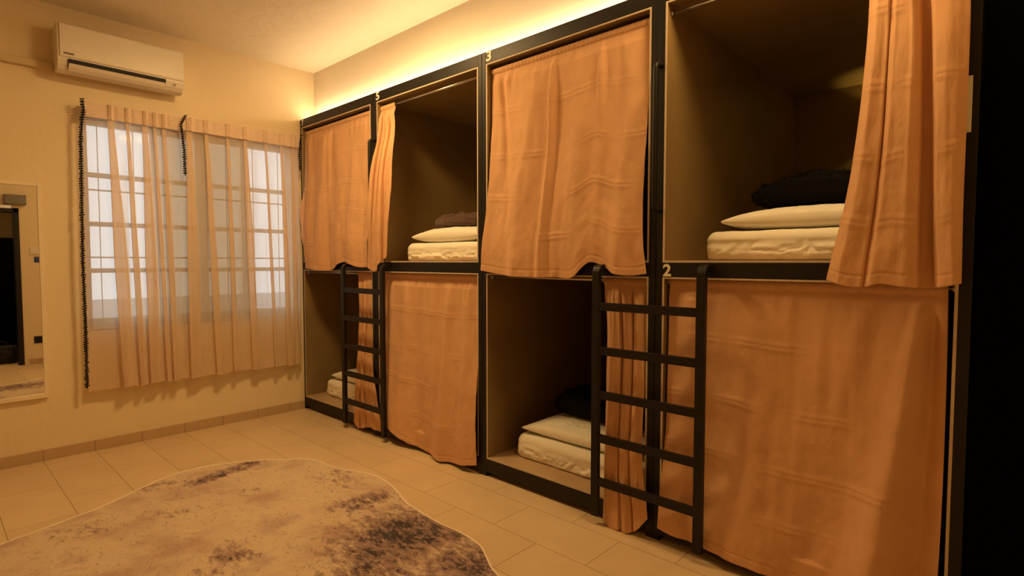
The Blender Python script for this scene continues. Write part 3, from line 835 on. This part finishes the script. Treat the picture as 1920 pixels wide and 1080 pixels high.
# up-and-down wall lamp on the back board of the nearest upper bunk, behind the curtain
rx, ry, rz = DEPTH, -4.40, 2.37
rl = empty('wall_lamp', (rx - .05, ry, rz), 'small lit up-and-down wall lamp at the back of the nearest upper bunk', 'lamp')
MB().box((rx - .001, ry - .03, rz - .03), (rx - .022, ry + .03, rz + .03), .003).build('base', 'black_metal', rl)
MB().tube([(rx - .055, ry, rz - .055), (rx - .055, ry, rz - .012), (rx - .055, ry, rz + .012), (rx - .055, ry, rz + .055)], [.03, .022, .022, .03], 24, False).build('lamp_shade', 'black_metal', rl, True)
MB().tube([(rx - .055, ry, rz - .008), (rx - .055, ry, rz + .008)], .022, 20).build('divider', 'black_metal', rl)
for sgn in (-1, 1):
    pl = bpy.data.lights.new('wall_lamp_bulb', 'SPOT'); pl.energy = READING_ENERGY * 9; pl.color = (1, .70, .18); pl.spot_size = 2.1; pl.spot_blend = .25; pl.shadow_soft_size = .01
    po = bpy.data.objects.new('wall_lamp_bulb', pl); po.location = (-.005, 0, sgn * .04); po.rotation_euler = (math.pi if sgn > 0 else 0, 0, 0); COL.objects.link(po); po.parent = rl

# ------------------------------------------------------------------ air conditioner
AX0, AX1 = -1.812, -1.042
ac = empty('air_conditioner', ((AX0 + AX1) / 2, -.0, 2.72), 'white wall-mounted air conditioner above the sheer curtains', 'air conditioner')
prof = [(-.002, 2.765), (-.002, 3.045), (-.185, 3.045), (-.197, 3.036), (-.203, 3.02), (-.206, 2.835), (-.203, 2.80), (-.190, 2.765), (-.165, 2.738), (-.130, 2.725), (-.05, 2.735)]
MB().prism(prof, AX0, AX1).build('body', 'white_plastic', ac)
pp = [(-.207, 3.038), (-.2135, 3.034), (-.2145, 3.02), (-.2145, 2.826), (-.2115, 2.816), (-.207, 2.816)]
MB().prism(pp, AX0 + .012, AX1 - .003).build('front_panel', 'white_plastic', ac)
MB().prism([(-.2055, 2.806), (-.2085, 2.806), (-.2075, 2.775), (-.190, 2.752), (-.187, 2.755)], AX0 + .055, AX1 - .125).build('air_outlet', 'dark_slot', ac)
MB().prism([(-.211, 2.775), (-.2145, 2.7755), (-.200, 2.752), (-.175, 2.732), (-.172, 2.735), (-.197, 2.756)], AX0 + .058, AX1 - .128).build('louvre', 'white_plastic', ac)
MB().box((AX0 + .03, -.2148, 2.832), (AX0 + .088, -.216, 2.845)).build('maker_plate', 'grey_plate', ac)
MB().box((AX1 - .075, -.2062, 2.775), (AX1 - .055, -.208, 2.783)).build('indicator_light', 'grey_plate', ac)
MB().box((XL + .001, -.001, 2.752), (AX0 - .001, -.035, 2.800), .004).build('pipe_trunking', 'trunking', None)
tag(bpy.data.objects['pipe_trunking'], 'slim painted pipe trunking running left from the air conditioner', 'pipe cover')

# ------------------------------------------------------------------ sheer curtains
def sheer(name, label, x0t, x1t, x0b, x1b, zt, zb, pleats, seed, trims):
    nv = 90
    r = np.random.default_rng(seed)
    # nodes along the cloth: (x offset kind, pleat index, depth); each pleat doubles back on itself
    info = []
    for pt in pleats:
        xb = x0b + (pt[0] - x0t) / (x1t - x0t) * (x1b - x0b) if pt[1] is None else pt[1]
        info.append((pt[0], xb, pt[2]))
    rows = []
    vs = np.linspace(0, 1, nv)
    for v in vs:
        nodes = [(x0t + (x0b - x0t) * v, .062)]
        for (xt, xb, wb) in info:
            xc = xt + (xb - xt) * v; w_ = .012 + (wb - .012) * min(1, .25 + 1.4 * v)
            a_ = min(1, .5 + v * 3)
            nodes += [(xc - w_ * .25, .062 + .006 * a_), (xc + w_ * .5, .062 + .030 * a_), (xc + w_ * .48, .062 + .040 * a_), (xc, .062 + .034 * a_), (xc - w_ * .5, .062 + .036 * a_), (xc - w_ * .48, .062 + .050 * a_), (xc + w_ * .3, .062 + .048 * a_), (xc + w_ * .62, .062 + .020 * a_)]
        nodes.append((x1t + (x1b - x1t) * v, .062))
        nodes = np.array(nodes)
        sub = 7
        t = np.arange(0, len(nodes) - 1 + 1e-6, 1 / sub)
        ids = np.arange(len(nodes))
        # rounded path through the nodes
        xs = np.interp(t, ids, nodes[:, 0]); ys = np.interp(t, ids, nodes[:, 1])
        k = np.array([1, 2, 3, 2, 1]) / 9.0
        xs[2:-2] = np.convolve(xs, k, 'valid'); ys[2:-2] = np.convolve(ys, k, 'valid')
        rows.append(np.stack([xs, ys], -1))
    rows = np.array(rows)
    nu = rows.shape[1]
    U, V = np.meshgrid(np.linspace(0, 1, nu), vs)
    XX = rows[..., 0]
    ss = np.clip((XX - x0t) / (x1t - x0t), 0, 1)
    YY = -rows[..., 1] - vnoise(ss + .02 * V, V * .3, 15, 2, seed + 2, 3) * .012 * np.clip(V * 5, .1, 1)
    ZZ = zt + (zb - zt) * V + (vnoise(ss, V * 0, 9, 1, seed + 8, 2) * .010) * V
    base = np.stack([XX, YY, ZZ], -1)
    nh0 = 360
    root = empty(name, ((x0t + x1t) / 2, -.07, zb), label, 'curtain', 'sheer curtains at the window')
    finish('voile_panel', grid_mesh('voile_panel', base), 'sheer', root, True)
    # stiff header band with pinch pleats
    nh = 14
    Uh, Vh = np.meshgrid(np.linspace(0, 1, nh0), np.linspace(0, 1, nh))
    Xh = x0t + (x1t - x0t) * Uh
    Fh = np.zeros_like(Uh)
    for pt in pleats:
        s = (pt[0] - x0t) / (x1t - x0t)
        for k in (-1, 0, 1):
            Fh += .016 * np.exp(-((Uh - s - k * .014) / .005) ** 2) * (1 - .3 * Vh)
        Fh -= .010 * np.exp(-((Uh - s - .045) / .025) ** 2)
    Yh = -.102 - Fh
    Zh = zt + .004 - Vh * .105
    finish('header_band', grid_mesh('header_band', np.stack([Xh, Yh, Zh], -1)), 'tape', root, True)
    # bottom hem: a second layer
    Uh, Vh = np.meshgrid(np.linspace(0, 1, nu), np.linspace(0, 1, 8))
    iv = np.full(Uh.shape, nv - 1)
    iu = np.tile(np.arange(nu), (8, 1))
    hemP = base[iv, iu].copy(); hemP[..., 1] -= .0015
    hemP[..., 2] = base[-1, :, 2][iu] + Vh * .07
    finish('hem', grid_mesh('hem', hemP), 'sheer', root, True)
    for pts in trims:
        pts = [Vector(p) for p in pts]
        m = MB(); m.tube(pts, .004, 6)
        L = 0
        for a, b in zip(pts, pts[1:]):
            seg = (b - a).length; k = max(1, int(seg / .017))
            for q in range(k):
                p = a + (b - a) * (q / k)
                m.ball((p.x + random.uniform(-.011, -.004), p.y - .004, p.z), .0082 * random.uniform(.85, 1.1), 1)
                m.ball((p.x + random.uniform(.002, .009), p.y - .003, p.z + .005), .0065, 1)
        m.build('pompom_trim', 'pompom', root, True)
    return root
sheer('sheer_curtain', 'left cream sheer curtain edged with black pompoms down its left side', -1.665, -1.047, -1.685, -1.047, 2.556, .462,
      [(-1.509, -1.435, .085), (-1.403, -1.345, .040), (-1.290, -1.262, .075), (-1.225, -1.17, .030), (-1.163, -1.115, .045)], 41,
      [[(-1.672, -.118, 2.565), (-1.664, -.118, 2.49), (-1.676, -.112, 2.42), (-1.684, -.10, 2.3), (-1.690, -.10, 1.9), (-1.697, -.10, 1.4), (-1.694, -.10, .9), (-1.697, -.10, .49)]])
sheer('sheer_curtain', 'right cream sheer curtain with black pompoms at its top corners, beside the bunks', -1.046, -.050, -1.046, -.052, 2.566, .462,
      [(-.985, -.968, .090), (-.857, -.79, .055), (-.686, -.66, .040), (-.546, -.49, .060), (-.372, -.31, .028), (-.228, -.175, .05), (-.12, -.11, .035)], 57,
      [[(-1.012, -.125, 2.572), (-1.045, -.128, 2.50), (-1.040, -.125, 2.44), (-1.028, -.125, 2.3), (-1.024, -.125, 2.10)],
       [(-.052, -.125, 2.575), (-.064, -.125, 2.50), (-.068, -.12, 2.40), (-.062, -.115, 2.25)]])
MB().box((-1.67, -.028, 2.535), (-.02, -.040, 2.550)).box((-1.6, 0, 2.535), (-1.57, -.03, 2.55)).box((-.95, 0, 2.535), (-.92, -.03, 2.55)).box((-.2, 0, 2.535), (-.17, -.03, 2.55)).build('curtain_track', 'white_plastic')
tag(bpy.data.objects['curtain_track'], 'slim white track behind the heads of the sheer curtains', 'curtain track')

# ------------------------------------------------------------------ mirror
MX0, MX1, MZ0, MZ1 = -2.44, -1.905, .452, 1.957
mir = empty('wall_mirror', ((MX0 + MX1) / 2, -.002, MZ0), 'tall cream-framed mirror on the wall left of the window', 'mirror')
mm = MB()
f = .022
mm.box((MX0, -.001, MZ0), (MX0 + f, -.024, MZ1), .003); mm.box((MX1 - f, -.001, MZ0), (MX1, -.024, MZ1), .003)
mm.box((MX0 + f, -.001, MZ1 - f), (MX1 - f, -.024, MZ1), .003); mm.box((MX0 + f, -.001, MZ0), (MX1 - f, -.030, MZ0 + f * 1.4), .003)
mm.build('frame', 'frame_cream', mir)
gb = bmesh.new()
q = [gb.verts.new(p) for p in ((MX0 + f, -.0175, MZ0 + f), (MX1 - f, -.0175, MZ0 + f), (MX1 - f, -.0115, MZ1 - f), (MX0 + f, -.0115, MZ1 - f))]
gb.faces.new(q)
q2 = [gb.verts.new((v.co.x, v.co.y + .004, v.co.z)) for v in q]
for k in range(4): gb.faces.new((q[k], q2[k], q2[(k + 1) % 4], q[(k + 1) % 4]))
gb.faces.new(q2[::-1])
x = MB(); x.bm.free(); x.bm = gb
x.build('mirror_glass', 'mirror', mir)

# things seen only in the mirror, on the wall behind the camera
def V4(x4, z4):      # from the measured reflection to the back wall
    k = (5.08 - YB) / 9.987
    return CAM.x + (x4 - CAM.x) * k, z4 * k
x0, z1 = V4(-1.690, 2.293); x1, z0 = V4(-1.468, 2.165)
o = MB().box((x0, YB + .001, z0), (x1, YB + .07, z1), .008).build('junction_box', 'grey_box')
for sx in (x0 + .012, x1 - .012):
    for sz in (z0 + .012, z1 - .012):
        MB().tube([(sx, YB + .069, sz), (sx, YB + .073, sz)], .006).build('screw', 'dark_slot', o)
tag(o, 'grey rectangular junction box on the wall over the doorway, seen in the mirror', 'junction box')
x0, z1 = V4(-1.447, 1.598); x1, z0 = V4(-1.350, 1.500)
o = MB().box((x0, YB + .001, z0), (x1, YB + .012, z1), .003).build('light_switch', 'white_plastic')
MB().box((x0 + .02, YB + .0121, z0 + .02), (x1 - .02, YB + .017, z1 - .02), .002).build('rocker', 'white_plastic', o)
tag(o, 'cream light switch beside the doorway, seen in the mirror', 'light switch')
x0, z1 = V4(-1.407, 1.470); x1, z0 = V4(-1.350, 1.389)
o = MB().box((x0, YB + .0005, z0), (x1, YB + .002, z1)).build('wall_notice', 'blue_notice')
tag(o, 'small blue notice under the light switch, seen in the mirror', 'notice')
x0, z1 = V4(-1.440, .379); x1, z0 = V4(-1.350, .283)
o = MB().box((x0, YB + .001, z0), (x1, YB + .012, z1), .003).build('wall_socket', 'black_metal')
tag(o, 'black wall socket low beside the doorway, seen in the mirror', 'socket')
# cabinet and bag in the corridor
cb = empty('corridor_cabinet', (-1.8, YC + .2, 0), 'tall black cabinet across the corridor, seen in the mirror', 'cabinet')
MB().box((-2.9, YC + .001, 0), (-.7, YC + .35, 1.86), .005).build('body', 'matt_black', cb)
for k in range(4):
    MB().box((-2.88 + k * .545, YC + .351, .06), (-2.88 + k * .545 + .535, YC + .368, 1.84), .003).build('door', 'matt_black', cb)
    MB().box((-2.88 + k * .545 + .49, YC + .3685, .95), (-2.88 + k * .545 + .505, YC + .392, 1.08), .003).build('handle', 'metal', cb.children[-1])
P = superbox(-1.70, YB - .42, 0.0, .25, .34, .26, 3, 50, 77, .05)
bag = finish('bag', grid_mesh('bag', P, wrap_u=True), 'bag', None, True, origin=(-1.70, YB - .42, 0))
tag(bag, 'dark slumped bag on the floor at the doorway, seen in the mirror', 'bag')
MB().tube([(-1.78, YB - .36, .2), (-1.77, YB - .36, .29), (-1.70, YB - .38, .32), (-1.64, YB - .38, .28), (-1.63, YB - .38, .2)], .008, 8).build('strap', 'bag', bag, True)

# ceiling lamp over the rug (above the frame)
for (lx, ly), en, lab in zip(((-.85, -1.85), (-.32, -4.25)), LAMP_ENERGY, ('round flush ceiling lamp nearer the window', 'round flush ceiling lamp nearer the doorway')):
    lamp = empty('ceiling_lamp', (lx, ly, HC), lab, 'ceiling lamp', 'round lamps on the ceiling')
    MB().tube([(lx, ly, HC), (lx, ly, HC - .035)], .215, 48).build('housing', 'white_plastic', lamp, True)
    LS = area('ceiling_lamp_light', (0, 0, -.042), (0, 0, 0), .40, .40, en, (1, .63, .25), 'DISK'); LS.parent = lamp

# ------------------------------------------------------------------ rug
outline = [(-.835, -3.60), (-.80, -3.43), (-.770, -3.33), (-.715, -3.235), (-.662, -3.13), (-.640, -2.98), (-.648, -2.83), (-.640, -2.66), (-.612, -2.46), (-.560, -2.30), (-.517, -2.14), (-.505, -2.0), (-.535, -1.87),
           (-.585, -1.75), (-.620, -1.62), (-.628, -1.50), (-.655, -1.39), (-.705, -1.315), (-.775, -1.262), (-.90, -1.15), (-1.03, -1.065), (-1.20, -.995), (-1.38, -.985), (-1.50, -1.03), (-1.62, -1.10),
           (-1.82, -1.225), (-2.06, -1.315), (-2.28, -1.39), (-2.50, -1.50), (-2.66, -1.72), (-2.70, -2.0), (-2.62, -2.3), (-2.66, -2.65), (-2.80, -2.95), (-2.78, -3.25), (-2.55, -3.5), (-2.25, -3.62), (-2.0, -3.58), (-1.75, -3.62), (-1.5, -3.82), (-1.2, -3.9), (-.95, -3.8)]
def catmull(P, k=8):
    out = []
    n = len(P)
    for i in range(n):
        p0, p1, p2, p3 = [np.array(P[(i + j) % n], float) for j in (-1, 0, 1, 2)]
        for t in np.linspace(0, 1, k, endpoint=False):
            out.append(.5 * ((2 * p1) + (-p0 + p2) * t + (2 * p0 - 5 * p1 + 4 * p2 - p3) * t ** 2 + (-p0 + 3 * p1 - 3 * p2 + p3) * t ** 3))
    return out
ol = catmull(outline)
bm = bmesh.new()
tv = [bm.verts.new((p[0], p[1], .009)) for p in ol]; bv = [bm.verts.new((p[0], p[1], .0005)) for p in ol]
bm.faces.new(tv); bm.faces.new(bv[::-1])
for k in range(len(ol)): bm.faces.new((tv[k], bv[k], bv[(k + 1) % len(ol)], tv[(k + 1) % len(ol)]))
x = MB(); x.bm.free(); x.bm = bm
rug = x.build('rug', 'rug')
tag(rug, 'cream and mauve-grey distressed rug with a wavy outline on the tiled floor', 'rug')
pts = [(p[0], p[1], .0065) for p in ol]; pts.append(pts[0])
MB().tube(pts, .0055, 8, False).build('binding', 'rug_edge', rug, True)

card = MB().box((-.0005, -4.905, 1.865), (-.0016, -4.921, 2.06)).build('paper_card', 'sheet')
tag(card, 'narrow cream paper card on the black post right of the nearest upper curtain', 'paper card')
